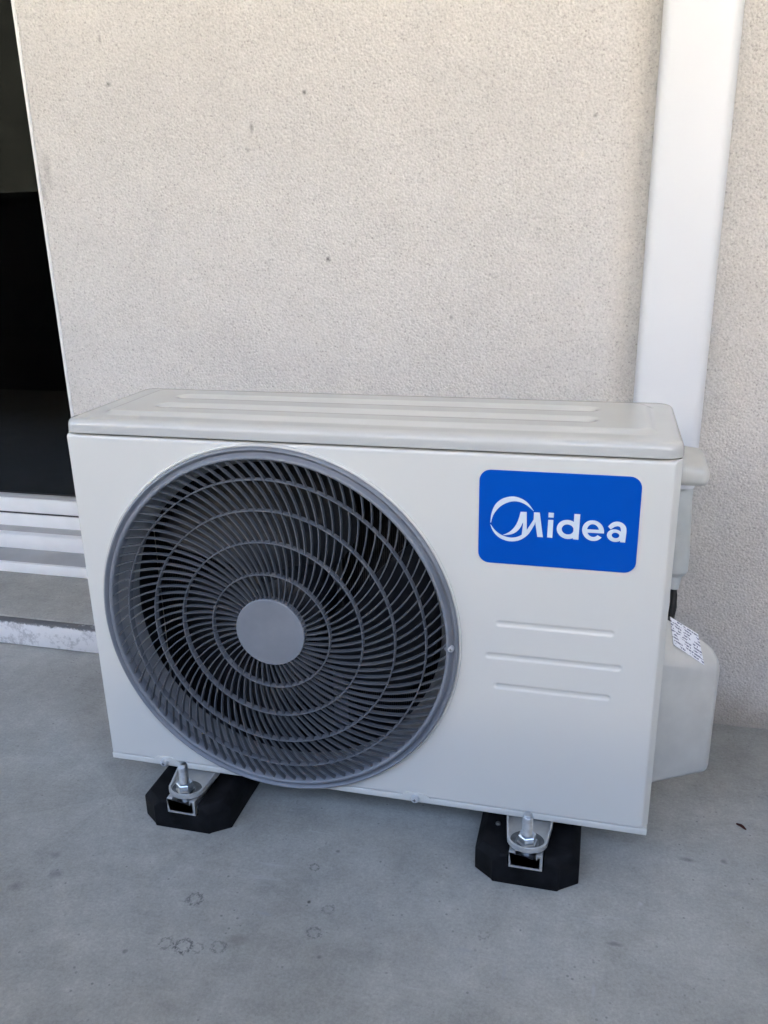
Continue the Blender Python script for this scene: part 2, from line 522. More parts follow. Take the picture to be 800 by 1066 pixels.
dbox('top_rail', 'frame_white', X0, X1, 0.7146, 0.750, 2.1205, 2.19, bev=0.002)
dbox('pane', 'door_glass', X0 + 0.0605, X1 - 0.0505, 0.728, 0.734, 0.184, 2.12)

# ------------------------------------------------------------------ outdoor unit
W = 0.72
ZB, ZT = 0.065, 0.532
FX, FZ = 0.2564, 0.2938           # fan axis
unit = empty('air_conditioner', (0.36, 0.10, 0.052))
tag(unit, 'off-white outdoor air conditioner unit with round grey fan grille and blue badge', 'air conditioner')
UI = Matrix.Translation(unit.location).inverted()
def U(o):
    o.parent = unit
    o.matrix_parent_inverse = UI
    return o

# front panel: pressed sheet with three grooves, rounded edges, fan opening
GROOVES = ((0.5356, 0.6603, 0.328), (0.524, 0.671, 0.2855), (0.535, 0.661, 0.2457))
PR = 0.009
XL = -0.0025
pz0 = 0.0738
def uniq(v):
    v = sorted(v); out = [v[0]]
    for a in v[1:]:
        if a - out[-1] > 0.0004:
            out.append(a)
    return out
xs = [0, .0003, .001, .002, .0035, .005, .007, .009]
xs = [XL + v * 0.45 for v in xs] + [W - v for v in xs] + [W - 0.0088, W - 0.0083, W - 0.0078, W - 0.0072, W - 0.006] + [0.009 + i * (W - .018) / 110 for i in range(111)]
for a, b, z in GROOVES:
    for k in range(-8, 9):
        xs += [a + k * .0009, b + k * .0009]
zs = [ZT - v for v in (0, .0003, .001, .002, .0035, .005, .007, .009)] + [pz0 + i * (ZT - .009 - pz0) / 76 for i in range(77)]
for a, b, z in GROOVES:
    zs += [z + k * .0006 for k in range(-11, 12)]
xs, zs = uniq(xs), uniq(zs)
def panel_y(x, z):
    dz = ZT - z
    R = PR
    qx, qz = max(R - (x - XL) / 0.45, 0), max(R - dz / 0.6, 0)
    q = min(math.hypot(qx, qz), R)
    y = R - math.sqrt(max(R * R - q * q, 0))
    e = x - (W - 0.0078)
    if e > -0.001:
        y = max(y, min(1.15 * max(e, 0.35 * (e + 0.001)), 0.009))
    for a, b, gz in GROOVES:
        if abs(z - gz) < .009:
            e = math.hypot(max(a - x, 0, x - b), z - gz)
            y += 0.0014 * (1 - sstep(.0010, .0048, e))
    # slight oil-canning of the sheet
    y += 0.0007 * noise.noise(Vector((x * 5, 3.1, z * 5)))
    return y
bm = bmesh.new()
grid = [[bm.verts.new((x, panel_y(x, z), z)) for x in xs] for z in zs]
for j in range(len(zs) - 1):
    for i in range(len(xs) - 1):
        cx, cz = (xs[i] + xs[i + 1]) / 2, (zs[j] + zs[j + 1]) / 2
        if math.hypot(cx - FX, cz - FZ) > 0.2235:
            bm.faces.new((grid[j][i], grid[j][i + 1], grid[j + 1][i + 1], grid[j + 1][i]))
bmesh.ops.delete(bm, geom=[v for v in bm.verts if not v.link_faces], context='VERTS')
panel = U(finish(bm, 'front_panel', 'cabinet_paint', angle=60))

bm = bmesh.new()
lathe(bm, [(0.2362, 0.0008), (0.2358, -0.0022), (0.2345, -0.0036), (0.2331, -0.0030), (0.2328, 0.002)], 160, (FX, 0, FZ))
U(finish(bm, 'grille_lip', 'cabinet_paint'))

# sides, back, base pan
U(one_box('side_panel', 'cabinet_paint', None, XL + 0.0004, 0.0, 0.0088, 0.200, 0.0665, 0.531, bev=0.0006))
U(one_box('side_panel', 'cabinet_paint', None, W - 0.0022, W - 0.0004, 0.0088, 0.200, 0.0665, 0.531, bev=0.0006))
bm = bmesh.new()
box(bm, XL + 0.0006, W - 0.001, 0.0004, 0.2005, 0.0625, 0.0716, bev=0.0014, seg=3)
# tabs that rise round the two panel screws
for sx in (0.0815, 0.4345):
    prism(bm, [(sx - 0.020, 0.0715), (sx - 0.011, 0.0775), (sx + 0.011, 0.0775), (sx + 0.020, 0.0715)], -0.0010, 0.0004)
pan = U(finish(bm, 'base_pan', 'cabinet_paint'))
bm = bmesh.new()
box(bm, 0.003, W - 0.003, 0.172, 0.192, 0.074, 0.528)
U(finish(bm, 'condenser_coil', 'coil_fins'))
U(one_box('shade_tray', 'inner_steel', None, 0.003, 0.499, 0.012, 0.170, 0.0742, 0.0758))  # dark plate added over the pale pan: shade inside put into the colour
U(one_box('shade_liner', 'inner_steel', None, 0.0006, 0.0026, 0.012, 0.170, 0.0760, 0.5295))  # added dark plate, shades the inner side wall by colour
U(one_box('shade_liner', 'inner_steel', None, 0.003, 0.499, 0.012, 0.170, 0.5300, 0.5312))  # added dark plate, shades the underside of the lid by colour
U(one_box('partition', 'inner_steel', None, 0.500, 0.502, 0.015, 0.171, 0.0735, 0.530))
U(one_box('motor_bracket', 'bracket_steel', None, FX - 0.050, FX - 0.030, 0.128, 0.134, 0.0735, 0.529, bev=0.001))
U(one_box('motor_bracket', 'bracket_steel', None, FX + 0.030, FX + 0.050, 0.128, 0.134, 0.0735, 0.529, bev=0.001))
for k in range(4):  # white bars stand in for the bright slots of the bracket
    U(one_box('bracket_slot', 'sticker_white', None, FX + 0.032 + 0.0035 * k, FX + 0.0345 + .0035 * k, 0.1255, 0.128, 0.412 - 0.004 * (k % 2), 0.428 - 0.004 * (k % 2)))

# bell mouth behind the grille
bm = bmesh.new()
lathe(bm, [(0.2180, 0.004), (0.2165, 0.010), (0.2105, 0.016), (0.2075, 0.024), (0.2065, 0.034), (0.2065, 0.038), (0.212, 0.041)], 128, (FX, 0, FZ))
U(finish(bm, 'bell_mouth', 'orifice_plastic', angle=60))

# fan: hub and three swept blades
fan = U(empty('fan', (FX, 0.075, FZ)))
bm = bmesh.new()
rg = lathe(bm, [(0.0005, -0.036), (0.036, -0.036), (0.046, -0.031), (0.050, -0.022), (0.051, 0.030)], 48)
finish(bm, 'fan_hub', 'fan_plastic', fan)
bm = bmesh.new()
nr, na = 10, 12
top, bot = [], []
for i in range(nr + 1):
    fr_ = i / nr
    r = 0.046 + fr_ * 0.150
    span = math.radians(78 + 18 * math.sin(fr_ * math.pi))
    a0 = math.radians(-20) + fr_ * math.radians(34)
    rt, rb = [], []
    for j in range(na + 1):
        fa = j / na
        a = a0 + (fa - 0.5) * span
        y = 0.038 * (fa - 0.5) * -2 * (1 - 0.25 * fr_) + 0.010 * math.sin(fa * math.pi)
        rt.append(bm.verts.new((r * math.cos(a), y - 0.0015, r * math.sin(a))))
        rb.append(bm.verts.new((r * math.cos(a), y + 0.0015, r * math.sin(a))))
    top.append(rt); bot.append(rb)
for i in range(nr):
    for j in range(na):
        bm.faces.new((top[i][j], top[i][j + 1], top[i + 1][j + 1], top[i + 1][j]))
        bm.faces.new((bot[i][j], bot[i + 1][j], bot[i + 1][j + 1], bot[i][j + 1]))
for i in range(nr):
    bm.faces.new((top[i][0], top[i + 1][0], bot[i + 1][0], bot[i][0]))
    bm.faces.new((top[i][na], bot[i][na], bot[i + 1][na], top[i + 1][na]))
for j in range(na):
    bm.faces.new((top[nr][j], top[nr][j + 1], bot[nr][j + 1], bot[nr][j]))
bl = finish(bm, 'blade', 'fan_plastic', fan)
for k in (1, 2):
    c = bl.copy(); C.objects.link(c); c.parent = fan
    c.rotation_euler = (0, k * 2 * math.pi / 3, 0)
bl.rotation_euler = (0, 0.35, 0)
for k, c in enumerate([o for o in fan.children if o.name.startswith('blade')]):
    c.rotation_euler = (0, 0.35 + k * 2 * math.pi / 3, 0)

# ---- grille
RI, RO = 0.2185, 0.2327
def dome(r):
    return -0.0145 + 0.0065 * (r / RI) ** 2
bm = bmesh.new()
lathe(bm, [(RO, 0.003), (RO, -0.0052), (0.2318, -0.0074), (0.2302, -0.0082), (0.2288, -0.0074), (0.2279, -0.0046), (0.2262, -0.0036), (0.2248, -0.0044),
           (0.2240, -0.0074), (0.2228, -0.0094), (0.2212, -0.0101), (0.2195, -0.0096), (RI, -0.0078), (RI - 0.0008, 0.004), (RI + .004, 0.006)], 192)
gr = finish(bm, 'grille', 'grille_plastic', angle=50)
gr.location = (FX, 0, FZ)
U(gr)
bm = bmesh.new()
rg = lathe(bm, [(0.0442, -0.004), (0.0448, -0.0135), (0.0445, -0.0148), (0.0436, -0.0155), (0.020, -0.0157)], 80)
cap(bm, rg[-1])
finish(bm, 'hub_cap', 'grille_plastic', gr)
RINGS = (0.0765, 0.1175, 0.1570, 0.1945)
for r in RINGS:
    bm = bmesh.new()
    y = dome(r)
    h = 0.00075
    lathe(bm, [(r - h, y + 0.008), (r - h, y + 0.0003), (r - h * .5, y - 0.0009), (r + h * .5, y - 0.0009), (r + h, y + 0.0003), (r + h, y + 0.008)], 144, closed=True)
    finish(bm, 'grille_ring', 'ring_plastic', gr)

def psi(r):
    return math.radians(19 + 189 * (r - 0.096))
def slat_bm(bm, ra, rb, rot=0.0, K=6):
    th = 0.0
    secs = []
    prev = ra
    for k in range(K + 1):
        r = ra + (rb - ra) * k / K
        if k:
            rm = (r + prev) / 2
            th += math.tan(psi(rm)) * (r - prev) / rm
        prev = r
        a = th + rot
        er = Vector((math.cos(a), 0, math.sin(a)))
        et = Vector((-math.sin(a), 0, math.cos(a)))
        p = psi(r)
        nrm = (et * math.cos(p) - er * math.sin(p))
        y = dome(r) + 0.0004
        wf, wb, dep = 0.00066, 0.00050, 0.0062
        b = er * r
        # slats narrow a little towards the back
        secs.append([bm.verts.new(b + nrm * wf + Vector((0, y, 0))), bm.verts.new(b - nrm * wf + Vector((0, y, 0))),
                     bm.verts.new(b - nrm * wb + Vector((0, y + dep, 0))), bm.verts.new(b + nrm * wb + Vector((0, y + dep, 0)))])
    for A, B in zip(secs, secs[1:]):
        for k in range(4):
            bm.faces.new((A[k], A[(k + 1) % 4], B[(k + 1) % 4], B[k]))
BANDS = ((0.0440, RINGS[0], 50, 0.0), (RINGS[0], RINGS[1], 68, 0.03), (RINGS[1], RINGS[2], 84, 0.01), (RINGS[2], RINGS[3], 90, 0.02), (RINGS[3], RI + .0005, 96, 0.045))
for bi, (ra, rb, n, ph) in enumerate(BANDS):
    if bi < 2:
        bm = bmesh.new()
        for k in range(n):
            slat_bm(bm, ra, rb, ph + 2 * math.pi * k / n)
        o = finish(bm, 'inner_slats', 'slat_shaded', gr)
        o['kind'] = 'stuff'
    else:
        bm = bmesh.new()
        slat_bm(bm, ra, rb)
        o = finish(bm, 'slat', 'slat_shaded', gr)
        for k in range(n):
            c = o if k == 0 else o.copy()
            if k:
                C.objects.link(c)
                c.parent = gr
            c.rotation_euler = (0, -(ph + 2 * math.pi * k / n), 0)

def screw(name, loc, r, d, mat='screw_steel', parent=None):
    """domed head facing -y with a cross recess"""
    bm = bmesh.new()
    lathe(bm, [(r, 0.002), (r, -d * 0.35), (r * 0.8, -d * 0.8), (r * 0.45, -d), (r * 0.02, -d * 1.02)], 20)
    o = finish(bm, name, mat, None)
    bm = bmesh.new()
    box(bm, -r * .38, r * .38, -d * 1.06, -d * .9, -r * .08, r * .08)
    box(bm, -r * .08, r * .08, -d * 1.05, -d * .9, -r * .38, r * .38)
    sl = finish(bm, 'cross_slot', 'gasket', None)
    sl.parent = o
    o.location = loc
    return o
a = math.atan2(0.2930 - FZ, 0.4815 - FX)
P = pix(470, 674, 1, -0.004)
bm = bmesh.new()
lathe(bm, [(0.0052, -0.003), (0.0052, -0.0085), (0.0046, -0.0094), (0.0010, -0.0094)], 24)
bo = finish(bm, 'screw_boss', 'grille_plastic', gr)
bo.location = (P.x - FX - 0.004, 0.003, P.z - FZ)
sc = screw('screw', (P.x - FX, -0.0072, P.z - FZ), 0.0042, 0.0034)
sc.parent = gr
for px, py in ((171, 794.5), (432, 832.5)):
    P = pix(px, py, 1, -0.003)
    U(screw('screw', (P.x, -0.0012, P.z + 0.0005), 0.0056, 0.0046))

# ---- lid
LX0, LX1, LY0, LY1, LZ = -0.0028, W + 0.0006, -0.0035, 0.207, 0.5500
LR = 0.020
nx, ny = 190, 64
ix0, ix1, iy0, iy1 = LX0 + LR, LX1 - LR, LY0 + LR, LY1 - LR
def lid_h(x, y):
    d = sd_rect(x, y, 0.030, 0.694, 0.028, 0.183, 0.022)
    h = 0.0042 * (1 - sstep(-0.009, 0.0, d))
    for gy in (0.076, 0.132):
        d = sd_rect(x, y, 0.085, 0.632, gy - 0.015, gy + 0.015, 0.015)
        h -= 0.0040 * (1 - sstep(-0.009, 0.0, d))
    h += 0.0003 * noise.noise(Vector((x * 6, y * 6, 1.7)))
    return h
bm = bmesh.new()
gx = [ix0 + (ix1 - ix0) * i / nx for i in range(nx + 1)]
gy_ = [iy0 + (iy1 - iy0) * j / ny for j in range(ny + 1)]
gv = [[bm.verts.new((x, y, LZ + lid_h(x, y))) for x in gx] for y in gy_]
for j in range(ny):
    for i in range(nx):
        bm.faces.new((gv[j][i], gv[j][i + 1], gv[j + 1][i + 1], gv[j + 1][i]))
bound = []
def arc(vert, a0):
    return [(vert, math.radians(a0 + 90 * k / 6)) for k in range(7)]
bound += [(gv[0][i], math.radians(270)) for i in range(0, nx)] + arc(gv[0][nx], 270)
bound += [(gv[j][nx], 0.0) for j in range(1, ny)] + arc(gv[ny][nx], 0)
bound += [(gv[ny][i], math.radians(90)) for i in range(nx - 1, 0, -1)] + arc(gv[ny][0], 90)
bound += [(gv[j][0], math.radians(180)) for j in range(ny - 1, 0, -1)] + arc(gv[0][0], 180)[:-1]
prof = [(0.30 * LR, 0.0), (LR - 0.0062, -0.0004), (LR - 0.0042, -0.0012), (LR - 0.0024, -0.0028), (LR - 0.0010, -0.0050), (LR - 0.0002, -0.0078), (LR, -0.0110), (LR + 0.0003, -0.0152), (LR + .0003, -0.0162), (LR - 0.0015, -0.0162), (LR - 0.0016, -0.008)]
prev = [v for v, a in bound]
for off, dz in prof:
    cur = []
    for v, a in bound:
        w = v.co
        cur.append(bm.verts.new((w.x + math.cos(a) * off, w.y + math.sin(a) * off, LZ + dz)))
    n = len(cur)
    for k in range(n):
        q = [prev[k], prev[(k + 1) % n], cur[(k + 1) % n], cur[k]]
        u = []
        for v in q:
            if v not in u:
                u.append(v)
        if len(u) > 2:
            bm.faces.new(u)
    prev = cur
U(finish(bm, 'lid', 'lid_shaded_paint', angle=50))

# ---- badge and lettering
bm = bmesh.new()
P0, P1 = Vector((0.5100, 0, 0.4034)), Vector((0.6809, 0, 0.5122))
prism(bm, rrect(P0.x, P1.x, P0.z, P1.z, 0.0125, 8), -0.0010, 0.0003)
badge = U(finish(bm, 'badge', 'sticker_blue', angle=30))
def B(x, y):           # 5x enlargement of the badge region -> panel plane
    q = pix(500 + x / 5.0, 505 + y / 5.0, 1, -0.001)
    return (q.x, q.z)
kk = [0]
def glyph(polys, name):
    bm = bmesh.new()
    for poly in polys:
        kk[0] += 1
        y = -0.00125 - 0.00003 * kk[0]
        if poly[0] == 'strip':
            L, Rr = poly[1], poly[2]
            a = [bm.verts.new((p[0], y, p[1])) for p in (B(*q) for q in L)]
            b = [bm.verts.new((p[0], y, p[1])) for p in (B(*q) for q in Rr)]
            for i in range(len(a) - 1):
                bm.faces.new((a[i], a[i + 1], b[i + 1], b[i]))
        else:
            bm.faces.new([bm.verts.new((p[0], y, p[1])) for p in (B(*q) for q in poly)])
    o = finish(bm, name, 'sticker_white', None, smooth=False)
    o.parent = badge
    o.matrix_parent_inverse = Matrix.Identity(4)
    return o
def smooth_path(pts, n=6):
    """Catmull-Rom through the points"""
    out = []
    P = [pts[0]] + list(pts) + [pts[-1]]
    for i in range(1, len(P) - 2):
        p0, p1, p2, p3 = P[i - 1], P[i], P[i + 1], P[i + 2]
        for k in range(n):
            t = k / n
            out.append(tuple(0.5 * ((2 * p1[c]) + (-p0[c] + p2[c]) * t + (2 * p0[c] - 5 * p1[c] + 4 * p2[c] - p3[c]) * t * t + (-p0[c] + 3 * p1[c] - 3 * p2[c] + p3[c]) * t ** 3) for c in (0, 1)))
    out.append(pts[-1])
    return out
def ell(cx, cy, rx, ry, a0, a1, n=28, shear=0.06):
    return [(cx + rx * math.cos(math.radians(a0 + (a1 - a0) * k / n)), cy + shear * rx * math.cos(math.radians(a0 + (a1 - a0) * k / n)) - ry * math.sin(math.radians(a0 + (a1 - a0) * k / n))) for k in range(n + 1)]
up_o = smooth_path([(54, 194), (59, 148), (78, 103), (108, 75), (142, 62), (178, 59), (216, 70), (250, 94), (280, 134)])
up_i = smooth_path([(57, 194), (67, 160), (86, 130), (112, 106), (145, 90), (180, 84), (214, 90), (246, 107), (279, 135)])
lo_o = smooth_path([(54, 204), (66, 236), (90, 265), (120, 283), (155, 292), (192, 290), (224, 277), (254, 252), (284, 205)])
lo_i = smooth_path([(55, 203), (74, 229), (98, 250), (124, 264), (155, 272), (188, 270), (216, 258), (242, 234), (279, 178)])
glyph([('strip', up_o, up_i), ('strip', lo_o, lo_i)], 'emblem_ring')
sw_l = smooth_path([(211, 138), (202, 172), (186, 208), (162, 236), (140, 250), (120, 258)])
sw_r = smooth_path([(233, 160), (222, 196), (206, 226), (184, 246), (156, 257), (120, 260)])
glyph([('strip', sw_l, sw_r), [(211, 138), (243, 139), (243, 250), (238, 266), (216, 264), (224, 200)],
       [(232, 264), (242, 236), (279, 178), (281, 141), (296, 150), (284, 205), (256, 250)], [(280, 141), (311, 142), (327, 271), (298, 269)]], 'letter_m')
glyph([[(355, 180), (382, 181), (376, 274), (349, 271)], [(357, 142), (385, 144), (383, 169), (356, 167)]], 'letter_i')
glyph([('strip', ell(456, 230, 57, 50, 0, 360), ell(456, 230, 31, 26, 0, 360)), [(491, 149), (522, 151), (512, 284), (483, 281)]], 'letter_d')
glyph([('strip', ell(588, 236, 57, 54, 2, 322), ell(588, 236, 31, 33, 2, 318)), [(548, 228), (645, 233), (645, 251), (548, 246)]], 'letter_e')
glyph([('strip', ell(702, 262, 42, 33, 0, 360), ell(705, 261, 20, 14, 0, 360)), ('strip', smooth_path([(666, 214), (690, 194), (720, 189), (748, 202), (762, 230), (755, 298)]), smooth_path([(680, 230), (700, 217), (718, 213), (730, 220), (733, 240), (728, 296)]))], 'letter_a')

# ---- carry handle and valve cover on the right flank
bm = bmesh.new()
box(bm, W - 0.0004, 0.758, 0.088, 0.172, 0.4765, 0.5035, bev=0.009, seg=4)
for v in bm.verts:
    v.co.z += (v.co.y - 0.088) * 0.05
    if v.co.z > 0.49:
        v.co.z -= max(0, v.co.x - W) * 0.12
U(finish(bm, 'carry_handle', 'cabinet_plastic'))
bm = bmesh.new()
plan = [(W - 0.0003, 0.046), (0.795, 0.089), (0.791, 0.116), (W - 0.0003, 0.116)]
def vtop(x, y):
    return 0.274 + (min(y, 0.14) - 0.05) * 0.45 - (x - 0.727) * 0.58
bv = [bm.verts.new((x, y, 0.100)) for x, y in plan]
tv = [bm.verts.new((x, y, vtop(x, y))) for x, y in plan]
mid = None
for k in range(4):
    bm.faces.new((bv[k], bv[(k + 1) % 4], tv[(k + 1) % 4], tv[k]))
bm.faces.new(bv[::-1]); bm.faces.new((tv[0], tv[1], tv[2])); bm.faces.new((tv[0], tv[2], tv[3]))
bmesh.ops.dissolve_limit(bm, angle_limit=0.02, verts=bm.verts[:], edges=bm.edges[:])
bmesh.ops.bevel(bm, geom=[e for e in bm.edges if max(e.verts[0].co.x, e.verts[1].co.x) > 0.74], offset=0.010, segments=4, affect='EDGES', profile=0.5)
vc = U(finish(bm, 'valve_cover', 'cabinet_plastic', angle=45))
# label lying on the sloping top of the cover
nrm = Vector((0.58, -0.45, 1)).normalized()
def on_top(px, py):
    d = FW + RT * ((px - 400) / F_PX) - UP * ((py - 533) / F_PX)
    p0 = Vector((0.727, 0.05, 0.274)) + nrm * 0.0006
    t_ = (p0 - CAM).dot(nrm) / d.dot(nrm)
    return CAM + d * t_
Q = [on_top(*q) for q in ((698, 642), (727, 660), (733.5, 692.5), (701.5, 671))]
ex = (Q[2] - Q[3]).normalized(); ey = nrm.cross(ex)
bm = bmesh.new()
loc = [Vector(((q - Q[3]).dot(ex), (q - Q[3]).dot(ey), 0)) for q in Q]
vs = [bm.verts.new(p) for p in loc]
vb = [bm.verts.new(p - Vector((0, 0, 0.0004))) for p in loc]
bm.faces.new(vs); bm.faces.new(vb[::-1])
for k in range(4):
    bm.faces.new((vs[k], vb[k], vb[(k + 1) % 4], vs[(k + 1) % 4]))
o = finish(bm, 'printed_label', 'rating_label', None, smooth=False)
o['label'] = 'white printed label on the sloping top of the valve cover'
o.matrix_world = Matrix(((ex.x, ey.x, nrm.x, Q[3].x), (ex.y, ey.y, nrm.y, Q[3].y), (ex.z, ey.z, nrm.z, Q[3].z), (0, 0, 0, 1)))
mw = o.matrix_world.copy()
o.parent = vc
o.matrix_parent_inverse = UI.inverted() @ Matrix.Identity(4) if False else Matrix.Identity(4)
o.matrix_local = mw          # valve_cover sits at the world origin frame

# feet under the base pan
def unit_foot(bx):
    bm = bmesh.new()
    outline = []
    for k in range(13):
        a_ = math.pi + math.pi * k / 12
        outline.append((0.0245 * math.cos(a_), -0.029 + 0.0200 * math.sin(a_)))
    outline += [(0.0285, 0.002), (0.0285, 0.030), (-0.0285, 0.030), (-0.0285, 0.002)]
    z0, z1 = 0.0522, 0.0540
    prism(bm, outline, z0, z1, axis='z')
    # raised rim round the plate
    n = len(outline)
    rim = outline[:13]
    rim = [(-0.0285, 0.002)] + rim + [(0.0285, 0.002)]
    cen = Vector((0, -0.022))
    ins = []
    for p in rim:
        d = (Vector(p) - cen)
        ins.append(tuple(Vector(p) - d.normalized() * 0.0028))
    A = [bm.verts.new((p[0], p[1], z1 - .0003)) for p in rim]
    Bv = [bm.verts.new((p[0], p[1], z1 + 0.0042 + max(0, (p[1] + 0.02)) * 0.2)) for p in rim]
    Cv = [bm.verts.new((p[0], p[1], z1 + 0.0042 + max(0, (p[1] + 0.02)) * 0.2)) for p in ins]
    Dv = [bm.verts.new((p[0], p[1], z1 - .0003)) for p in ins]
    for k in range(len(rim) - 1):
        for a_, b_ in ((A, Bv), (Bv, Cv), (Cv, Dv)):
            bm.faces.new((a_[k], a_[k + 1], b_[k + 1], b_[k]))
    box(bm, -0.0285, -0.0262, 0.0022, 0.030, z1, 0.0632)
    box(bm, 0.0262, 0.0285, 0.0022, 0.030, z1, 0.0632)
    o = finish(bm, 'mounting_foot', 'foot_steel', None)
    bm = bmesh.new()
    rg_ = lathe(bm, [(0.0205, z1 - 0.0002), (0.0205, z1 + 0.0006), (0.0195, z1 + 0.0010), (0.004, z1 + 0.0004)], 40, axis='z')
    for v in bm.verts:
        v.co.y = v.co.y * 0.80 - 0.0290
    gm = finish(bm, 'grommet', 'grommet_rubber', o)
    o.location = (bx, 0, 0)
    return U(o)
BX = (0.1265, 0.5797)
for bx in BX:
    unit_foot(bx)

# ------------------------------------------------------------------ rubber mounting feet
def rubber_foot(cx, bx, label):
    root = empty('rubber_mounting_foot', (cx, 0.10, 0))
    tag(root, label, 'mounting foot', 'rubber mounting feet under the unit')
    Y0, Y1, HW, CH = -0.048 - 0.10, 0.262 - 0.10, 0.0635, 0.024
    bo = bx - cx
    def sec(hw, y, top=0.043):
        S = [(-hw, 0), (-hw, 0.031), (-hw + 0.010, top), (bo - 0.0215, top), (bo - 0.0215, 0.0285), (bo + 0.0215, 0.0285), (bo + 0.0215, top), (hw - 0.010, top), (hw, 0.031), (hw, 0), (bo + 0.0215, 0), (bo - 0.0215, 0)]
        return [(x, y, z) for x, z in S]
    bm = bmesh.new()
    st_ = [sec(HW - CH, Y0 + 0.001, 0.040), sec(HW - CH + .002, Y0 + 0.004), sec(HW, Y0 + 0.020), sec(HW, Y1 - 0.020), sec(HW - CH, Y1)]
    rows = [[bm.verts.new(p) for p in s_] for s_ in st_]
    n = len(rows[0])
    for A, Bq in zip(rows, rows[1:]):
        for k in range(n):
            bm.faces.new((A[k], A[(k + 1) % n], Bq[(k + 1) % n], Bq[k]))
    for E_ in (rows[0], rows[-1]):
        for ids in ((0, 1, 2, 3, 4, 11), (11, 4, 5, 10), (10, 5, 6, 7, 8, 9)):
            bm.faces.new([E_[k] for k in ids])
    bmesh.ops.recalc_face_normals(bm, faces=bm.faces[:])
    bmesh.ops.bevel(bm, geom=[e for e in bm.edges if len(e.link_faces) == 2 and e.calc_face_angle(0) > 0.35], offset=0.0014, segments=2, affect='EDGES', profile=0.5)
    finish(bm, 'rubber_block', 'rubber', root, angle=50)
    # aluminium channel let into the block
    bm = bmesh.new()
    w_, h_, t_, lip = 0.0200, 0.0215, 0.0030, 0.0075
    pr = [(-w_, 0), (w_, 0), (w_, h_), (w_ - lip, h_), (w_ - lip, h_ - 0.0070), (w_ - lip + .0022, h_ - 0.0070), (w_ - lip + .0022, h_ - 0.0024), (w_ - t_, h_ - 0.0024), (w_ - t_, t_),
          (-w_ + t_, t_), (-w_ + t_, h_ - 0.0024), (-w_ + lip - .0022, h_ - 0.0024), (-w_ + lip - .0022, h_ - 0.0070), (-w_ + lip, h_ - 0.0070), (-w_ + lip, h_), (-w_, h_)]
    prism(bm, [(a_ + bo, b_ + 0.0288) for a_, b_ in pr], -0.0495 - 0.10, 0.258 - 0.10)
    bmesh.ops.triangulate(bm, faces=[f for f in bm.faces if len(f.verts) > 4])
    finish(bm, 'rail', 'aluminium', root, angle=20)
    for yb in (-0.0335, 0.2185):
        bm = bmesh.new()
        pf = [(0.0002, 0.040)]
        z = 0.040
        while z < 0.0940:
            pf += [(0.0064, z), (0.0055, z + 0.0007)]
            z += 0.0014
        pf += [(0.0056, 0.0956), (0.0048, 0.0968), (0.0002, 0.0970)]
        lathe(bm, pf, 20, axis='z')
        b_ = finish(bm, 'bolt', 'zinc', root, angle=60)
        b_.location = (bo, yb - 0.10, 0)
        bm = bmesh.new()
        lathe(bm, [(0.0002, 0.0545), (0.0140, 0.0545), (0.0140, 0.0561), (0.0002, 0.0561)], 32, axis='z')
        finish(bm, 'washer', 'washer_steel', b_)
        bm = bmesh.new()
        lathe(bm, [(0.0057, 0.0566), (0.0124, 0.0566), (0.0124, 0.0580), (0.0110, 0.0588), (0.0110, 0.0662), (0.0100, 0.0674), (0.0057, 0.0674)], 6, axis='z')
        nt = finish(bm, 'nut', 'zinc', b_, angle=15)
        nt.rotation_euler = (0, 0, 0.35)
    return root
fl_ = rubber_foot(0.1235, BX[0], 'black rubber mounting foot below the fan grille, bolt and rail on top')
fr2 = rubber_foot(0.5795, BX[1], 'black rubber mounting foot below the grooved panel with a small pale screw')
P = pix(519, 857, 2, 0.044)
bm = bmesh.new()
lathe(bm, [(0.0034, 0.0425), (0.0034, 0.0445), (0.0022, 0.0455), (0.0002, 0.0457)], 16, axis='z')
o = finish(bm, 'screw', 'zinc', fr2)
o.location = (P.x - 0.5795, P.y - 0.10, 0)

# ------------------------------------------------------------------ duct, pipe, cable, leaf
bm = bmesh.new()
prof_ = [(0.6785, WY - 0.0004), (0.6785, WY - 0.046), (0.6800, WY - 0.052), (0.6845, WY - 0.0565), (0.6905, WY - 0.058), (0.7560, WY - 0.058), (0.7620, WY - 0.0565), (0.7665, WY - 0.052), (0.7690, WY - 0.046), (0.7720, WY - 0.0004)]
prism(bm, prof_, 0.405, 2.45, axis='z')
duct = finish(bm, 'pipe_duct', 'duct_plastic', angle=40)
tag(duct, 'tall white plastic pipe duct fixed to the wall behind the unit', 'duct')
bm = bmesh.new()
tube(bm, [(0.748, 0.343, 0.412), (0.748, 0.343, 0.38), (0.7495, 0.338, 0.34), (0.751, 0.333, 0.30), (0.752, 0.330, 0.275), (0.752, 0.329, 0.268)], [0.0215, 0.0215, 0.0215, 0.0215, 0.020, 0.014], 20)
pp = finish(bm, 'refrigerant_pipe', 'lagging')
tag(pp, 'pale lagged pipe dropping from the duct behind the unit', 'pipe')
bm = bmesh.new()
tube(bm, [(0.752, 0.329, 0.2695), (0.7505, 0.327, 0.262), (0.749, 0.325, 0.250)], 0.0125, 16)
finish(bm, 'collar', 'lagging', pp)
bm = bmesh.new()
tube(bm, [(0.753, 0.324, 0.254), (0.755, 0.320, 0.24), (0.755, 0.312, 0.225), (0.751, 0.295, 0.212), (0.742, 0.26, 0.222), (0.733, 0.21, 0.235), (0.726, 0.180, 0.24)], 0.0052, 12)
cb = finish(bm, 'power_cable', 'cable_rubber')
tag(cb, 'short black cable between the lagged pipe and the valve cover', 'cable')

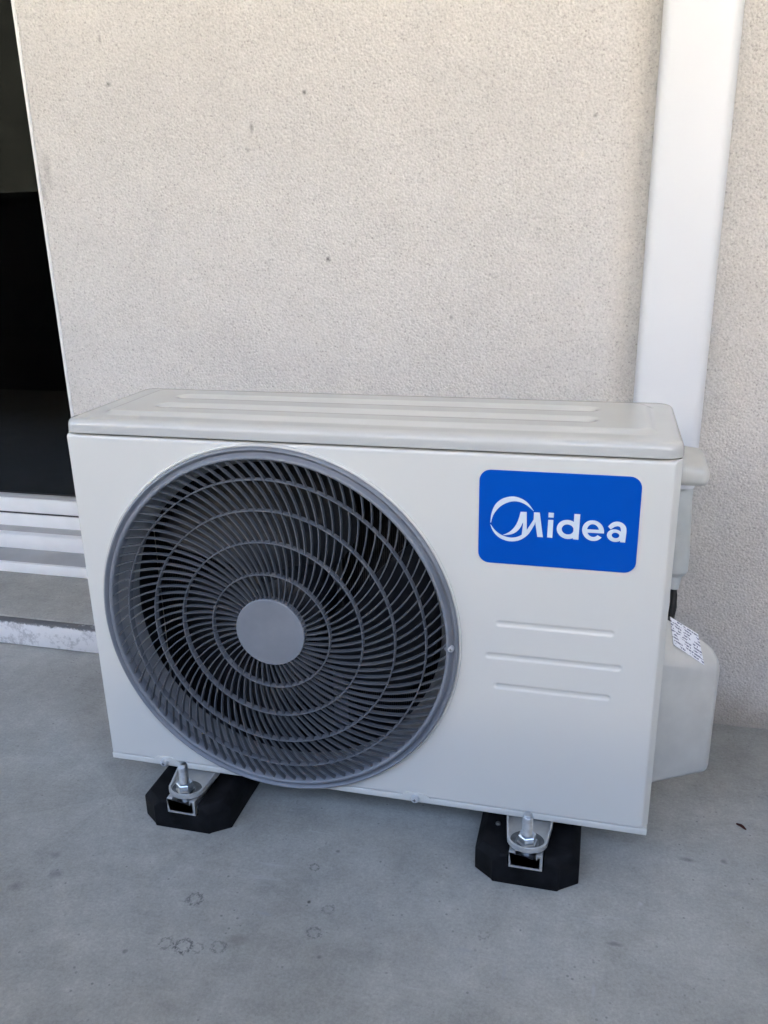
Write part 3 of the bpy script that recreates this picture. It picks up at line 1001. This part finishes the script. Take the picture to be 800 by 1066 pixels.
P = pix(772, 861, 2, 0.0)
bm = bmesh.new()
n = 7
L, Rr = [], []
for k in range(n + 1):
    f = k / n
    wd = 0.0019 * math.sin(math.pi * min(1, f * 0.9 + 0.08)) + 0.0003
    zz = 0.0010 + 0.0014 * math.sin(f * math.pi) ** 2
    L.append(bm.verts.new((f * 0.015, wd, zz + 0.0012)))
    Rr.append(bm.verts.new((f * 0.015, -wd, zz)))
for k in range(n):
    bm.faces.new((L[k], L[k + 1], Rr[k + 1], Rr[k]))
ex_ = bmesh.ops.solidify(bm, geom=bm.faces[:], thickness=0.0005)
lf = finish(bm, 'dry_leaf', 'dry_leaf')
lf.location = (P.x - 0.006, P.y + 0.004, 0.0)
lf.rotation_euler = (0, 0, math.radians(-42))
tag(lf, 'tiny curled red-brown leaf on the grey floor right of the unit', 'leaf')

# ------------------------------------------------------------------ added unseen house: its sunlit facade bounces warm light onto the wall
nh = empty('sun_bounce_house', (4.0, -11.0, 0))
tag(nh, 'added sunlit cream house, unseen behind the camera, bouncing warm light onto the wall', 'house')
bm = bmesh.new()
box(bm, -16.0, 2.0, -8.0, 0.0, -0.1, 7.4)
finish(bm, 'facade', 'facade_render', nh, smooth=False)
bm = bmesh.new()
prism(bm, [(0.5, 7.4002), (-4.0, 9.4), (-8.5, 7.4002)], -16.4, 2.4, axis='x')
finish(bm, 'roof', 'roof_tile', nh, smooth=False)
for wx in (-13.6, -10.6, -7.6, -4.6, -1.6, 0.9):
    for wz in (0.9, 3.4, 5.6):
        wdw = one_box('window', 'frame_white', nh, wx - 0.5, wx + 0.5, -0.02, 0.03, wz, wz + 1.3, bev=0.004)
        one_box('pane', 'gasket', wdw, wx - 0.43, wx + 0.43, 0.0305, 0.034, wz + 0.07, wz + 1.23)

pw = empty('parapet_wall', (0.0, -1.28, 0))
tag(pw, 'waist-high dark grey parapet along the terrace, mirrored in the door glass', 'wall')
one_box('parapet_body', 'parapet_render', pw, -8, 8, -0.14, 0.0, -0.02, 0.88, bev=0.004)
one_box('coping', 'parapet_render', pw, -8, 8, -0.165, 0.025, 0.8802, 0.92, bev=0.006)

# ------------------------------------------------------------------ board fence added beyond the parapet to darken the door glass reflection
fc = empty('reflection_fence', (-3.0, -4.6, 0))
tag(fc, 'added dark board fence beyond the parapet, darkening the door glass reflection', 'fence')
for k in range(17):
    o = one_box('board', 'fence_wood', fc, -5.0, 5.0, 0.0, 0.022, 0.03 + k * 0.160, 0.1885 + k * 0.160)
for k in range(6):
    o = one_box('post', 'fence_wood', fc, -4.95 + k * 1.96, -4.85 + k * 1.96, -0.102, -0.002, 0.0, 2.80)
